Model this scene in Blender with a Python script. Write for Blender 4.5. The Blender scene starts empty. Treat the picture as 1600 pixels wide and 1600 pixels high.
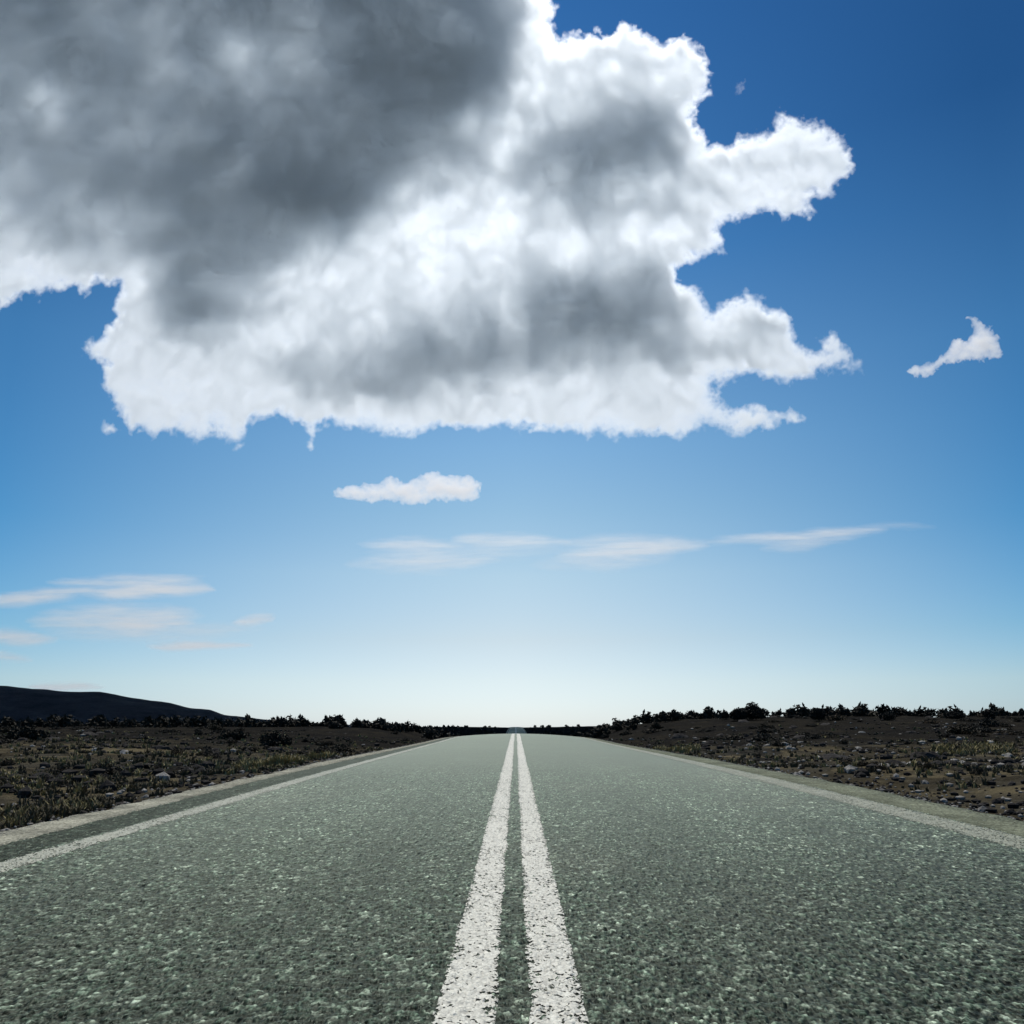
import bpy, bmesh, math, random
import numpy as np
from mathutils import Vector, Matrix

SC = bpy.context.scene
COL = SC.collection
R = math.radians

# ---------------------------------------------------------------- properties
def tag(o, label=None, cat=None, group=None, kind=None):
    if label: o["label"] = label
    if cat: o["category"] = cat
    if group: o["group"] = group
    if kind: o["kind"] = kind
    return o

def mesh_np(name, verts, faces, mats, smooth=True, matidx=None, parent=None):
    """faces: (n,k) int array of one polygon size, or a list of such arrays."""
    if not isinstance(faces, list): faces = [faces]
    verts = np.asarray(verts, dtype=np.float32)
    me = bpy.data.meshes.new(name)
    me.vertices.add(len(verts)); me.vertices.foreach_set("co", verts.ravel())
    nl = sum(f.size for f in faces); npoly = sum(len(f) for f in faces)
    me.loops.add(nl); me.polygons.add(npoly)
    me.loops.foreach_set("vertex_index", np.concatenate([f.ravel() for f in faces]).astype(np.int32))
    tot = np.concatenate([np.full(len(f), f.shape[1], np.int32) for f in faces])
    st = np.concatenate([[0], np.cumsum(tot)[:-1]]).astype(np.int32)
    me.polygons.foreach_set("loop_start", st)
    me.polygons.foreach_set("loop_total", tot)
    me.polygons.foreach_set("use_smooth", np.full(npoly, smooth))
    for m in (mats if isinstance(mats, (list, tuple)) else [mats]): me.materials.append(m)
    if matidx is not None: me.polygons.foreach_set("material_index", np.asarray(matidx, np.int32))
    me.update(calc_edges=True); me.validate()
    o = bpy.data.objects.new(name, me); COL.objects.link(o)
    if parent: o.parent = parent
    return o

# ---------------------------------------------------------------- noise (numpy)
def _hash(ix, iy, iz, seed):
    h = (ix.astype(np.int64) * 374761393 + iy.astype(np.int64) * 668265263 + iz.astype(np.int64) * 2147483647 + seed * 144665) & 0xFFFFFFFF
    h = ((h ^ (h >> 13)) * 1274126177) & 0xFFFFFFFF
    h = ((h ^ (h >> 16)) * 2246822519) & 0xFFFFFFFF
    return ((h ^ (h >> 15)) & 0xFFFF) / 65535.0

def vnoise(x, y, z=0.0, seed=0):
    x, y, z = np.broadcast_arrays(np.asarray(x, float), np.asarray(y, float), np.asarray(z, float))
    xi, yi, zi = np.floor(x), np.floor(y), np.floor(z)
    fx, fy, fz = x - xi, y - yi, z - zi
    u, v, w = [f * f * f * (f * (f * 6 - 15) + 10) for f in (fx, fy, fz)]
    out = 0.0
    for dz in (0, 1):
        if dz == 1 and not np.any(fz): break
        for dy in (0, 1):
            for dx in (0, 1):
                # gradient noise
                a = _hash(xi + dx, yi + dy, zi + dz, seed) * 2 * math.pi
                b = _hash(xi + dx, yi + dy, zi + dz, seed + 77) * 2 - 1
                g = np.cos(a) * (fx - dx) + np.sin(a) * (fy - dy) + b * (fz - dz)
                wt = (u if dx else 1 - u) * (v if dy else 1 - v) * (w if dz else 1 - w)
                out = out + g * wt
    return out * 1.5

def fbm(x, y, z=0.0, octv=5, lac=2.03, gain=0.5, seed=0, billow=False):
    s, a, t = 0.0, 1.0, 0.0
    for k in range(octv):
        n = vnoise(x, y, z, seed + 31 * k)
        if billow: n = 1 - 2.6 * np.abs(n)
        s = s + a * n; t += a
        x = x * lac + 17.3; y = y * lac - 9.1; z = z * lac + 3.7; a *= gain
    return s / t

def sstep(a, b, x):
    t = np.clip((x - a) / (b - a), 0, 1)
    return t * t * (3 - 2 * t)

# ---------------------------------------------------------------- camera
F_PX, W_PX = 1400.0, 1600.0
HORIZON_Y = 1137.0
PITCH = math.atan((HORIZON_Y - 800) / F_PX)
CAM_H = 1.0
VP_X = 806.0
YAW = math.atan((VP_X - 800) / F_PX)       # road runs along +Y, camera turned a touch left of it
cam_d = bpy.data.cameras.new("camera")
cam_d.sensor_width = 36.0
cam_d.lens = 36.0 * F_PX / W_PX
cam_d.clip_start = 0.05; cam_d.clip_end = 60000
cam = bpy.data.objects.new("camera", cam_d); COL.objects.link(cam)
cam.location = (0, 0, CAM_H)
cam.rotation_euler = (math.pi / 2 + PITCH, 0, YAW)
SC.camera = cam
CM = cam.rotation_euler.to_matrix()
EYE = np.array([0, 0, CAM_H])

def pix_dir(px, py):
    """photograph pixel (1600 frame) -> unit world direction"""
    px, py = np.broadcast_arrays(np.asarray(px, float), np.asarray(py, float))
    d = np.stack([(px - 800) / F_PX, (800 - py) / F_PX, -np.ones_like(px)], -1)
    d = d / np.linalg.norm(d, axis=-1, keepdims=True)
    return d @ np.array(CM).T

# ---------------------------------------------------------------- light and sky
SUN_EL, SUN_AZ = R(56), R(-4)              # azimuth from +Y towards +X
sun_dir = Vector((math.sin(SUN_AZ) * math.cos(SUN_EL), math.cos(SUN_AZ) * math.cos(SUN_EL), math.sin(SUN_EL)))
sd = bpy.data.lights.new("sun", "SUN"); sd.energy = 4.0; sd.angle = R(0.53); sd.color = (1.0, 0.955, 0.88)
sun = bpy.data.objects.new("sun", sd); COL.objects.link(sun)
sun.rotation_euler = (-sun_dir).to_track_quat('-Z', 'Y').to_euler()

def N(nt, typ, **kw):
    n = nt.nodes.new(typ)
    for k, v in kw.items():
        if k in ("inputs",):
            for kk, vv in v.items(): n.inputs[kk].default_value = vv
        else: setattr(n, k, v)
    return n

def ramp(nt, stops, interp='LINEAR'):
    n = nt.nodes.new("ShaderNodeValToRGB"); cr = n.color_ramp; cr.interpolation = interp
    while len(cr.elements) > 1: cr.elements.remove(cr.elements[-1])
    for i, (p, c) in enumerate(stops):
        e = cr.elements[0] if i == 0 else cr.elements.new(p)
        e.position = p; e.color = (*c, 1) if not isinstance(c, (int, float)) else (c, c, c, 1)
    return n

def math_n(nt, op, a, b=None, c=None, clamp=False):
    n = nt.nodes.new("ShaderNodeMath"); n.operation = op; n.use_clamp = clamp
    for i, v in enumerate((a, b, c)):
        if v is None: continue
        if isinstance(v, (int, float)): n.inputs[i].default_value = v
        else: nt.links.new(v, n.inputs[i])
    return n.outputs[0]

def mix_c(nt, fac, a, b, mode='MIX'):
    n = nt.nodes.new("ShaderNodeMix"); n.data_type = 'RGBA'; n.blend_type = mode; n.clamp_factor = True
    for i, v in ((0, fac), (6, a), (7, b)):
        if isinstance(v, (int, float)): n.inputs[i].default_value = v
        elif isinstance(v, tuple): n.inputs[i].default_value = (*v, 1)
        else: nt.links.new(v, n.inputs[i])
    return n.outputs[2]

def make_world():
    w = bpy.data.worlds.new("World"); SC.world = w; w.use_nodes = True
    nt = w.node_tree; nt.nodes.clear(); L = nt.links.new
    out = N(nt, "ShaderNodeOutputWorld"); bg = N(nt, "ShaderNodeBackground")
    sky = N(nt, "ShaderNodeTexSky"); sky.sky_type = 'NISHITA'; sky.sun_disc = False
    sky.sun_elevation = SUN_EL; sky.sun_rotation = SUN_AZ
    sky.altitude = 600; sky.air_density = 1.0; sky.dust_density = 0.4; sky.ozone_density = 2.0
    # a deep polarised blue overhead and away from the sun's bearing, pale towards the horizon below the sun
    tc = N(nt, "ShaderNodeTexCoord"); sp = N(nt, "ShaderNodeSeparateXYZ"); L(tc.outputs["Generated"], sp.inputs[0])
    z = math_n(nt, 'ABSOLUTE', sp.outputs[2])
    k = 1 / 1.4
    S = lambda l: [(p, tuple(v * k for v in c)) for p, c in l]
    mid = ramp(nt, S([(0.0, (.84, .99, 1.36)), (.05, (1.0, .985, 1.08)), (.094, (1.08, .976, .924)), (.164, (1.13, 1.09, .956)), (.234, (.94, 1.06, .97)), (.302, (.80, 1.03, 1.02)), (.492, (.28, .68, .93)), (.685, (.11, .39, .71)), (1, (.10, .34, .62))]))
    edge = ramp(nt, S([(0.0, (.50, .66, .98)), (.047, (.59, .73, .88)), (.10, (.42, .68, .83)), (.205, (.26, .61, .79)), (.38, (.236, .567, .746)), (.57, (.103, .337, .547)), (1, (.10, .33, .6))]))
    L(z, mid.inputs[0]); L(z, edge.inputs[0])
    h = math_n(nt, 'SQRT', math_n(nt, 'ADD', math_n(nt, 'MULTIPLY', sp.outputs[0], sp.outputs[0]), math_n(nt, 'MULTIPLY', sp.outputs[1], sp.outputs[1])))
    t = math_n(nt, 'DIVIDE', sp.outputs[1], math_n(nt, 'MAXIMUM', h, .001))       # cosine of the bearing from +Y
    az = math_n(nt, 'ARCCOSINE', math_n(nt, 'MINIMUM', t, .99999))
    f = math_n(nt, 'POWER', math_n(nt, 'DIVIDE', az, R(31), clamp=True), 1.35)
    tint = mix_c(nt, f, mid.outputs[0], edge.outputs[0])
    L(mix_c(nt, 1.0, sky.outputs[0], tint, 'MULTIPLY'), bg.inputs[0])
    bg.inputs["Strength"].default_value = 0.10 / k
    L(bg.outputs[0], out.inputs[0])
make_world()

# ---------------------------------------------------------------- clouds
def poly_sdf(px, py, poly):
    """signed distance (positive inside) to a polygon"""
    P = np.asarray(poly, float); Q = np.roll(P, -1, 0)
    d2 = np.full(px.shape, 1e18); inside = np.zeros(px.shape, bool)
    for (x0, y0), (x1, y1) in zip(P, Q):
        ex, ey = x1 - x0, y1 - y0
        t = np.clip(((px - x0) * ex + (py - y0) * ey) / (ex * ex + ey * ey + 1e-9), 0, 1)
        d2 = np.minimum(d2, (px - x0 - t * ex) ** 2 + (py - y0 - t * ey) ** 2)
        if y0 != y1:
            c = ((y0 > py) != (y1 > py)) & (px < (x1 - x0) * (py - y0) / (y1 - y0) + x0)
            inside ^= c
    return np.where(inside, 1, -1) * np.sqrt(d2)

def lerp_grid(c, ys, xs, fy, fx):
    """bilinear sample of coarse grid c (given on ys, xs) at fy, fx"""
    iy = np.clip((fy - ys[0]) / (ys[1] - ys[0]), 0, len(ys) - 1.001); ix = np.clip((fx - xs[0]) / (xs[1] - xs[0]), 0, len(xs) - 1.001)
    y0 = iy.astype(int); x0 = ix.astype(int); v = iy - y0; u = ix - x0
    return (c[y0, x0] * (1 - u) + c[y0, x0 + 1] * u) * (1 - v) + (c[y0 + 1, x0] * (1 - u) + c[y0 + 1, x0 + 1] * u) * v

def sdf_fast(fx, fy, poly, x0, x1, y0, y1, step=6.0):
    xs = np.arange(x0 - 60, x1 + 60 + step, step); ys = np.arange(y0 - 60, y1 + 60 + step, step)
    gx, gy = np.meshgrid(xs, ys)
    return lerp_grid(poly_sdf(gx, gy, poly), ys, xs, fy, fx)

def vol_material(name, sigma, g, col):
    m = bpy.data.materials.new(name); m.use_nodes = True
    nt = m.node_tree; nt.nodes.clear()
    out = N(nt, "ShaderNodeOutputMaterial"); v = N(nt, "ShaderNodeVolumePrincipled")
    v.inputs["Color"].default_value = (*col, 1); v.inputs["Density"].default_value = sigma; v.inputs["Anisotropy"].default_value = g
    nt.links.new(v.outputs[0], out.inputs["Volume"])
    return m

def cloud_mesh(name, tau, gx, gy, mat, sigma, height, rough, seed):
    """a closed cloud body: tau = optical depth wanted along each line; its thickness in metres = tau / sigma"""
    d = pix_dir(gx, gy)
    el = np.maximum(d[..., 2], 0.03)
    r = height / el
    t = tau / sigma
    on = t > 0
    # base side gently lumpy, top side puffier
    n1 = fbm(gx / 90, gy / 90, 0.5, 4, seed=seed + 5)
    near = r - t * (0.42 + 0.10 * n1); far = r + t * (0.58 - 0.10 * n1)
    keep = on[:-1, :-1] | on[1:, :-1] | on[:-1, 1:] | on[1:, 1:]
    used = np.zeros(on.shape, bool)
    used[:-1, :-1] |= keep; used[1:, :-1] |= keep; used[:-1, 1:] |= keep; used[1:, 1:] |= keep
    # border vertices are shared by both sides
    nin = np.zeros(on.shape, int)
    nin[:-1, :-1] += keep; nin[1:, :-1] += keep; nin[:-1, 1:] += keep; nin[1:, 1:] += keep
    border = used & ((nin < 4) | ~on)
    near = np.where(border, r, near); far = np.where(border, r, far)
    fi = np.full(on.shape, -1); fi[used] = np.arange(used.sum())
    own = used & ~border
    bi = fi.copy(); bi[own] = used.sum() + np.arange(own.sum())
    V = np.concatenate([EYE + d[used] * near[used][:, None], EYE + d[own] * far[own][:, None]])
    ky, kx = np.nonzero(keep)
    q = lambda I: np.stack([I[ky, kx], I[ky + 1, kx], I[ky + 1, kx + 1], I[ky, kx + 1]], -1)
    F = np.concatenate([q(fi), q(bi)[:, ::-1]])
    o = V[:used.sum()].mean(0)
    ob = mesh_np(name, V - o, F, mat, smooth=False)
    ob.location = o
    return ob

CUMULUS = [(-60,470),(0,482),(20,475),(50,460),(100,455),(140,460),(150,447),(182,442),(188,452),(175,480),(180,500),(160,510),(155,525),(130,545),
 (140,560),(165,568),(155,595),(165,615),(190,635),(188,655),(200,672),(240,680),(300,685),(345,680),(360,690),(380,692),(388,680),(395,655),(440,650),
 (470,668),(485,688),(500,675),(515,660),(560,672),(600,685),(650,680),(690,668),(720,668),(784,670),(869,672),(925,680),(998,683),(1060,686),(1105,669),
 (1161,683),(1184,666),(1229,664),(1262,661),(1240,640),(1223,650),(1178,633),(1139,641),(1122,613),(1116,594),(1139,599),(1167,585),(1240,599),(1290,582),
 (1355,579),(1335,554),(1302,517),(1279,523),(1285,548),(1262,546),(1240,523),(1229,484),(1195,475),(1167,453),(1139,472),(1108,484),(1105,455),(1066,444),
 (1054,416),(1094,405),(1133,394),(1127,360),(1144,346),(1184,335),(1229,340),(1265,337),(1274,304),(1296,312),(1310,281),(1330,262),(1341,281),(1324,225),
 (1291,194),(1257,186),(1217,174),(1203,202),(1172,211),(1139,228),(1105,222),(1088,191),(1088,169),(1111,141),(1113,124),(1099,79),(1066,56),(1032,67),
 (1012,53),(992,42),(970,36),(959,53),(925,48),(897,45),(874,59),(863,34),(866,6),(850,-30),(800,-90),(600,-130),(300,-140),(0,-120),(-120,-60),(-150,100),(-130,300),(-100,430)]
DARK = [(-200,395),(0,385),(70,425),(215,435),(235,500),(330,520),(430,480),(490,415),(575,362),(670,312),(765,250),(800,120),(835,30),(815,-60),(720,-160),(-200,-200)]

def g2(x, y, cx, cy, rx, ry, p=1.0):
    return np.exp(-(((x - cx) / rx) ** 2 + ((y - cy) / ry) ** 2) ** p)

def big_cloud():
    st = 2.0
    xs = np.arange(-170, 1390, st); ys = np.arange(-160, 722, st)
    gx, gy = np.meshgrid(xs, ys)
    w1x = fbm(gx / 42, gy / 42, octv=4, gain=.55, seed=1); w1y = fbm(gx / 42, gy / 42, octv=4, gain=.55, seed=2)
    w2x = fbm(gx / 13, gy / 13, octv=3, gain=.6, seed=3); w2y = fbm(gx / 13, gy / 13, octv=3, gain=.6, seed=4)
    sx, sy = gx + 15 * w1x + 8 * w2x, gy + 15 * w1y + 8 * w2y
    s = sdf_fast(sx, sy, CUMULUS, -170, 1390, -160, 722)
    puff = fbm(gx / 34, gy / 34, octv=5, gain=.55, seed=8, billow=True)
    frill = fbm(gx / 11, gy / 11, octv=4, gain=.6, seed=9, billow=True)
    calm = sstep(-.22, .30, fbm(gx / 130, gy / 130, octv=3, seed=14))       # some stretches firm, some torn and trailing
    s = s + 6.5 * puff + (.6 + 4.6 * calm) * frill - 1.0
    for bx, by, br in ((170, 667, 11), (486, 694, 8), (372, 699, 9)):
        s = np.maximum(s, br - np.hypot(sx - bx, sy - by) + 3 * puff)
    # inside: thin bright rims, thick grey bellies
    b1 = fbm(gx / 110, gy / 110, octv=6, gain=.55, seed=21, billow=True)
    b2 = fbm(gx / 150, gy / 150, octv=5, seed=33)
    wx, wy = gx + 45 * fbm(gx / 120, gy / 120, octv=4, seed=41), gy + 45 * fbm(gx / 120, gy / 120, octv=4, seed=42)
    dk = sdf_fast(wx, wy, DARK, -200, 1400, -160, 722)
    belly = sstep(-30, 95, dk)
    belly = belly * (1 - .30 * g2(wx, wy, 380, 90, 90, 75) - .6 * g2(wx, wy, 72, 150, 36, 45) - .55 * g2(wx, wy, 170, 318, 75, 35) - .45 * g2(wx, wy, 0, 290, 60, 70))
    belly = belly * (1 + .22 * g2(wx, wy, 700, 80, 120, 150) + .35 * g2(wx, wy, 420, 275, 260, 60) + .3 * g2(wx, wy, 330, 440, 110, 60))
    grey = (.5 * g2(wx, wy, 935, 245, 140, 80) + .62 * g2(wx, wy, 770, 535, 215, 62) + .6 * g2(wx, wy, 925, 460, 125, 50) + .28 * g2(wx, wy, 560, 590, 110, 30) + .22 * g2(wx, wy, 1010, 190, 60, 60)
            + .22 * g2(wx, wy, 330, 490, 120, 60) + .2 * g2(wx, wy, 1050, 530, 150, 50) + .2 * g2(wx, wy, 560, 600, 120, 40)+ .15 * g2(wx, wy, 1180, 520, 60, 40))
    b3 = fbm((gx + 14 * w1x) / 36, (gy + 14 * w1y) / 32, octv=5, gain=.55, seed=25, billow=True)
    b4 = fbm((gx + 20 * w1x) / 105, (gy + 20 * w1y) / 80, octv=5, gain=.5, seed=27, billow=True)
    white = 2.6 + 1.5 * b4 + .7 * b3
    inner = np.maximum(white, 1.0) + 5.6 * np.clip(belly, 0, 2) * (1 + .5 * b2 + .12 * b4 + .04 * b3) + 9.5 * grey * (1 + .4 * b2 + .3 * b4 + .12 * b3)
    rim = np.clip(s / (17 + 36 * calm), 0, 1) ** 0.75
    rim = rim * (.35 + .65 * sstep(2, 20, s))
    tau = np.where(s > 0, np.maximum(inner, .9) * rim, 0)
    # a sunlit wall never stands thin right beside the frame's end of the bank
    sig = 0.085
    m = vol_material("cumulus vapour", sig, 0.60, (.921, .955, .980))
    o = cloud_mesh("cumulus_cloud", tau, gx, gy, m, sig, 900.0, 0, 3)
    tag(o, "huge cumulus bank with a dark grey belly and white ragged edges", "cloud")
big_cloud()

SMALL_SIG = 0.03
def blob_tau(gx, gy, poly, warp, wscale, seed, top, soft, pw=.75):
    wx = fbm(gx / wscale, gy / wscale, octv=4, gain=.55, seed=seed); wy = fbm(gx / wscale, gy / wscale, octv=4, gain=.55, seed=seed + 1)
    P = np.asarray(poly, float)
    s = sdf_fast(gx + warp * wx, gy + warp * wy, poly, P[:, 0].min() - 20, P[:, 0].max() + 20, P[:, 1].min() - 20, P[:, 1].max() + 20, 2.0)
    s = s + warp * .4 * fbm(gx / wscale * 1.3, gy / wscale * 1.3, octv=5, seed=seed + 2, billow=True)
    return np.where(s > 0, top * np.clip(s / soft, 0, 1) ** pw, 0), s

def small_cloud(name, label, poly, warp, wscale, seed, top, soft, m, height):
    P = np.asarray(poly, float); st = 1.0
    gx, gy = np.meshgrid(np.arange(P[:, 0].min() - 18, P[:, 0].max() + 18, st), np.arange(P[:, 1].min() - 18, P[:, 1].max() + 18, st))
    tau, s = blob_tau(gx, gy, poly, warp, wscale, seed, top, soft)
    tau = tau * np.maximum(1 + .9 * fbm(gx / 26, gy / 18, octv=4, seed=seed + 9), .25)
    o = cloud_mesh(name, np.maximum(tau, 0), gx, gy, m, SMALL_SIG, height, 0, seed)
    return tag(o, label, "cloud")

puff_mat = vol_material("fair weather vapour", SMALL_SIG, .5, (.985, .988, .992))
small_cloud("cumulus_cloud", "small flat white puff of cloud low over the road", [(519,770),(535,762),(560,758),(580,756),(598,755),(602,744),(612,743),(624,752),(645,752),(660,743),(676,737),(694,742),(716,744),(730,743),(750,755),(748,768),(752,777),(735,783),(705,782),(690,781),(662,786),(640,789),(622,784),(600,783),(570,783),(552,780),(535,778)],
            7, 16, 101, 3.0, 24, puff_mat, 900)
small_cloud("cumulus_cloud", "small hook shaped white cloud apart in the blue", [(1418,580),(1432,570),(1446,568),(1460,565),(1480,548),(1492,530),(1506,533),(1522,522),(1518,506),(1508,497),(1520,494),(1532,504),(1548,512),(1558,524),(1563,545),(1565,558),(1545,561),(1520,562),(1500,566),(1480,566),(1466,575),(1455,588),(1440,590),(1425,586)],
            7, 16, 131, 2.6, 22, puff_mat, 900)
small_cloud("cumulus_cloud", "tiny faint scrap of cloud above the bank's notched edge", [(1147,140),(1152,130),(1163,126),(1166,136),(1158,146),(1150,147)], 9, 9, 151, .15, 14, puff_mat, 900)

WISP_SIG = 0.012
wisp_mat = vol_material("thin high vapour", WISP_SIG, .52, (.99, .985, .975))
def wisp(label, strokes, seed, top):
    """strokes: (x0, y0, x1, y1, half width px, weight); drawn out along the wind"""
    A = np.asarray(strokes, float)
    x0, x1 = min(A[:, 0].min(), A[:, 2].min()) - 45, max(A[:, 0].max(), A[:, 2].max()) + 45
    y0, y1 = min(A[:, 1].min(), A[:, 3].min()) - 26, max(A[:, 1].max(), A[:, 3].max()) + 26
    gx, gy = np.meshgrid(np.arange(x0, x1, 2.0), np.arange(y0, y1, 1.0))
    wx = gx + 26 * fbm(gx / 90, gy / 22, octv=4, seed=seed); wy = gy + 7 * fbm(gx / 110, gy / 24, octv=4, seed=seed + 3)
    f = 0
    for ax, ay, bx, by, hw, wt in strokes:
        L2 = (bx - ax) ** 2 + (by - ay) ** 2
        t = ((wx - ax) * (bx - ax) + (wy - ay) * (by - ay)) / L2
        dd = np.abs((wy - ay) * (bx - ax) - (wx - ax) * (by - ay)) / math.sqrt(L2)
        prof = np.clip(1 - (2 * t - 1) ** 2, 0, 1) ** .8
        f = f + wt * np.exp(-(dd / (hw * (.35 + .65 * prof))) ** 2) * prof * ((t > 0) & (t < 1))
    st = fbm(gx / 70, gy / 7, octv=5, gain=.6, seed=seed + 7)
    tau = top * f * np.clip(1 + 1.0 * st, .12, 2) - .022
    o = cloud_mesh("wispy_cloud", np.maximum(tau, 0), gx, gy, wisp_mat, WISP_SIG, 1500.0, 0, seed)
    return tag(o, label, "cloud", "thin streaks of cloud near the horizon")
wisp("thin cream streak of cloud above the long dark hill, brightest of those there", [(-60,944,150,922,8,.8),(120,928,335,916,9,1.1),(70,910,330,905,8,.5)], 201, 1.6)
wisp("broad faint cloud veil under the bright cream streak above the hill", [(40,970,320,962,15,.8),(150,980,310,972,9,.7),(60,990,420,984,14,.35)], 211, 1.4)
wisp("short pale cloud streak cut off by the picture's edge above the hill", [(-60,990,90,1000,9,1),(-60,1020,60,1030,7,.5)], 221, 1.4)
wisp("narrow pale cloud streak level with the hill's lower slope", [(215,1008,395,1010,6,1)], 231, 1.6)
wisp("tiny pale tuft of streaky cloud right of the hill streaks", [(365,972,430,966,7,1)], 241, 1.3)
wisp("low sliver of cream cloud just over the hill's crest", [(40,1070,165,1073,6,1)], 251, 1.5)
wisp("faint paired cloud streaks under the small flat puff", [(555,852,720,850,8,.8),(700,842,890,848,9,.8),(540,882,780,876,12,.6),(560,866,900,858,14,.35)], 261, .95)
wisp("slanting white cloud streak in the middle of the low row", [(870,868,1120,848,10,1.1),(860,850,1080,844,9,.5),(820,884,1060,872,12,.35)], 271, 1.05)
wisp("bright tapering cloud streak at the far end of the low row", [(1100,846,1400,830,8,1.1),(1180,858,1300,848,8,.5),(1330,826,1460,820,7,.25)], 281, .8)

# ---------------------------------------------------------------- terrain
SLOPE = .0115
_ys = np.arange(-80, 6001, 1.0)
_sl = np.where(_ys < 46.8, SLOPE, np.maximum(SLOPE - .00088 * (_ys - 46.8), -.03))
_sl = np.where(_ys > 140, -.03 * (1 - sstep(140, 200, _ys)), _sl)
_sl = _sl + 3.7 / 300 * ((_ys > 330) & (_ys < 630))
_zr = np.cumsum(_sl) * 1.0; _zr -= np.interp(0, _ys, _zr)
def road_z(y): return np.interp(y, _ys, _zr)

def crown(x, y): return -.0115 * sstep(12, 52, y) * np.clip(np.abs(x), 0, 6) ** 2

def side_z(x, y):
    rise = np.where(x > 0, .0065, .0015)
    z = SLOPE * np.minimum(y, 45) + .004 * np.clip(y - 45, 0, 60) + rise * np.clip(y - 18, 0, 85) * sstep(3, 40, np.abs(x) )
    z = z + np.where(x > 0, 1.0, .25) * sstep(40, 95, y) * sstep(4, 22, np.abs(x)) 
    return z * (1 - sstep(110, 260, y)) + (3.7 * np.clip((y - 330) / 300, 0, 1) - 2.3) * sstep(110, 260, y)

def ground_z(x, y):
    x, y = np.broadcast_arrays(np.asarray(x, float), np.asarray(y, float))
    ax = np.abs(x)
    w = sstep(5.0, 17.0, ax)
    n = .16 * fbm(x / 2.6, y / 2.6, octv=4, seed=301) + .32 * fbm(x / 13, y / 13, octv=3, seed=302)
    n = n * sstep(4.6, 9.0, ax) + .03 * fbm(x / .8, y / .8, octv=3, seed=303) * sstep(4.3, 5.2, ax)
    far = 1.6 * fbm(x / 120, y / 120, octv=4, seed=304) * sstep(150, 400, np.hypot(x, y)) * sstep(8, 60, ax)
    verge = -.055 - .10 * sstep(4.6, 6.5, ax)
    return (road_z(y) + crown(x, y) + verge) * (1 - w) + (side_z(x, y) - .12) * w + n + far

def bsdf(m):
    m.use_nodes = True
    nt = m.node_tree
    return nt, nt.nodes["Principled BSDF"], nt.nodes["Material Output"]

def tex_noise(nt, vec, scale, detail=6, rough=.55, dist=0.0):
    n = nt.nodes.new("ShaderNodeTexNoise"); n.inputs["Scale"].default_value = scale; n.inputs["Detail"].default_value = detail
    n.inputs["Roughness"].default_value = rough; n.inputs["Distortion"].default_value = dist
    nt.links.new(vec, n.inputs["Vector"]); return n.outputs["Fac"]

def tex_voro(nt, vec, scale, feature='F1', rnd=1.0):
    n = nt.nodes.new("ShaderNodeTexVoronoi"); n.feature = feature; n.inputs["Scale"].default_value = scale; n.inputs["Randomness"].default_value = rnd
    nt.links.new(vec, n.inputs["Vector"]); return n

def wpos(nt): return nt.nodes.new("ShaderNodeNewGeometry").outputs["Position"]

def bump(nt, b, h, strength, dist):
    n = nt.nodes.new("ShaderNodeBump"); n.inputs["Strength"].default_value = strength; n.inputs["Distance"].default_value = dist
    nt.links.new(h, n.inputs["Height"]); nt.links.new(n.outputs[0], b.inputs["Normal"]); return n

def soil_material():
    m = bpy.data.materials.new("volcanic soil"); nt, b, o = bsdf(m); p = wpos(nt)
    big = tex_noise(nt, p, .22, 5); fine = tex_noise(nt, p, 3.2, 9, .75); mid = tex_noise(nt, p, .9, 7, .65)
    v = tex_voro(nt, p, 16.0)
    c1 = ramp(nt, [(.32, (.009, .009, .008)), (.5, (.037, .036, .031)), (.66, (.098, .092, .075))]); nt.links.new(fine, c1.inputs[0])
    c2 = ramp(nt, [(.38, (.010, .010, .0095)), (.52, (.037, .036, .031)), (.68, (.098, .090, .068))]); nt.links.new(mid, c2.inputs[0])
    c = mix_c(nt, .5, c1.outputs[0], c2.outputs[0])
    tuf = ramp(nt, [(.52, 0.0), (.60, .75)]); nt.links.new(tex_noise(nt, p, .42, 8, .68, .6), tuf.inputs[0])
    c = mix_c(nt, tuf.outputs[0], c, (.16, .135, .08))
    blk = ramp(nt, [(.51, 0.0), (.57, .8)]); nt.links.new(tex_noise(nt, p, .30, 8, .68, .8), blk.inputs[0])
    c = mix_c(nt, blk.outputs[0], c, (.010, .010, .0095))
    sel = ramp(nt, [(.42, 0.0), (.62, 1.0)]); nt.links.new(big, sel.inputs[0])
    c = mix_c(nt, math_n(nt, 'MULTIPLY', sel.outputs[0], .45), c, (.105, .088, .052))
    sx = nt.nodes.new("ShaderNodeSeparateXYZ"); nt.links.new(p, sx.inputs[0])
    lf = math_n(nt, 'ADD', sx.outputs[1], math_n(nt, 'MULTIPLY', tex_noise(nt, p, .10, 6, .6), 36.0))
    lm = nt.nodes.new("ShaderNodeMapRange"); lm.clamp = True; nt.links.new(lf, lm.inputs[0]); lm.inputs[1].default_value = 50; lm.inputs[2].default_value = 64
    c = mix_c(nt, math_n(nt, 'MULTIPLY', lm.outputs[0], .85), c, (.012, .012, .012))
    # scattered pale pebbles lying in the dirt
    peb = ramp(nt, [(.86, 0.0), (.9, 1.0)]); nt.links.new(v.outputs["Color"], peb.inputs[0])
    c = mix_c(nt, math_n(nt, 'MULTIPLY', peb.outputs[0], .6), c, (.10, .096, .085))
    nt.links.new(c, b.inputs["Base Color"]); b.inputs["Roughness"].default_value = 1; b.inputs["Specular IOR Level"].default_value = 0
    h = math_n(nt, 'ADD', fine, math_n(nt, 'MULTIPLY', v.outputs["Distance"], -.5))
    bump(nt, b, h, .9, .09)
    return m

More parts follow.
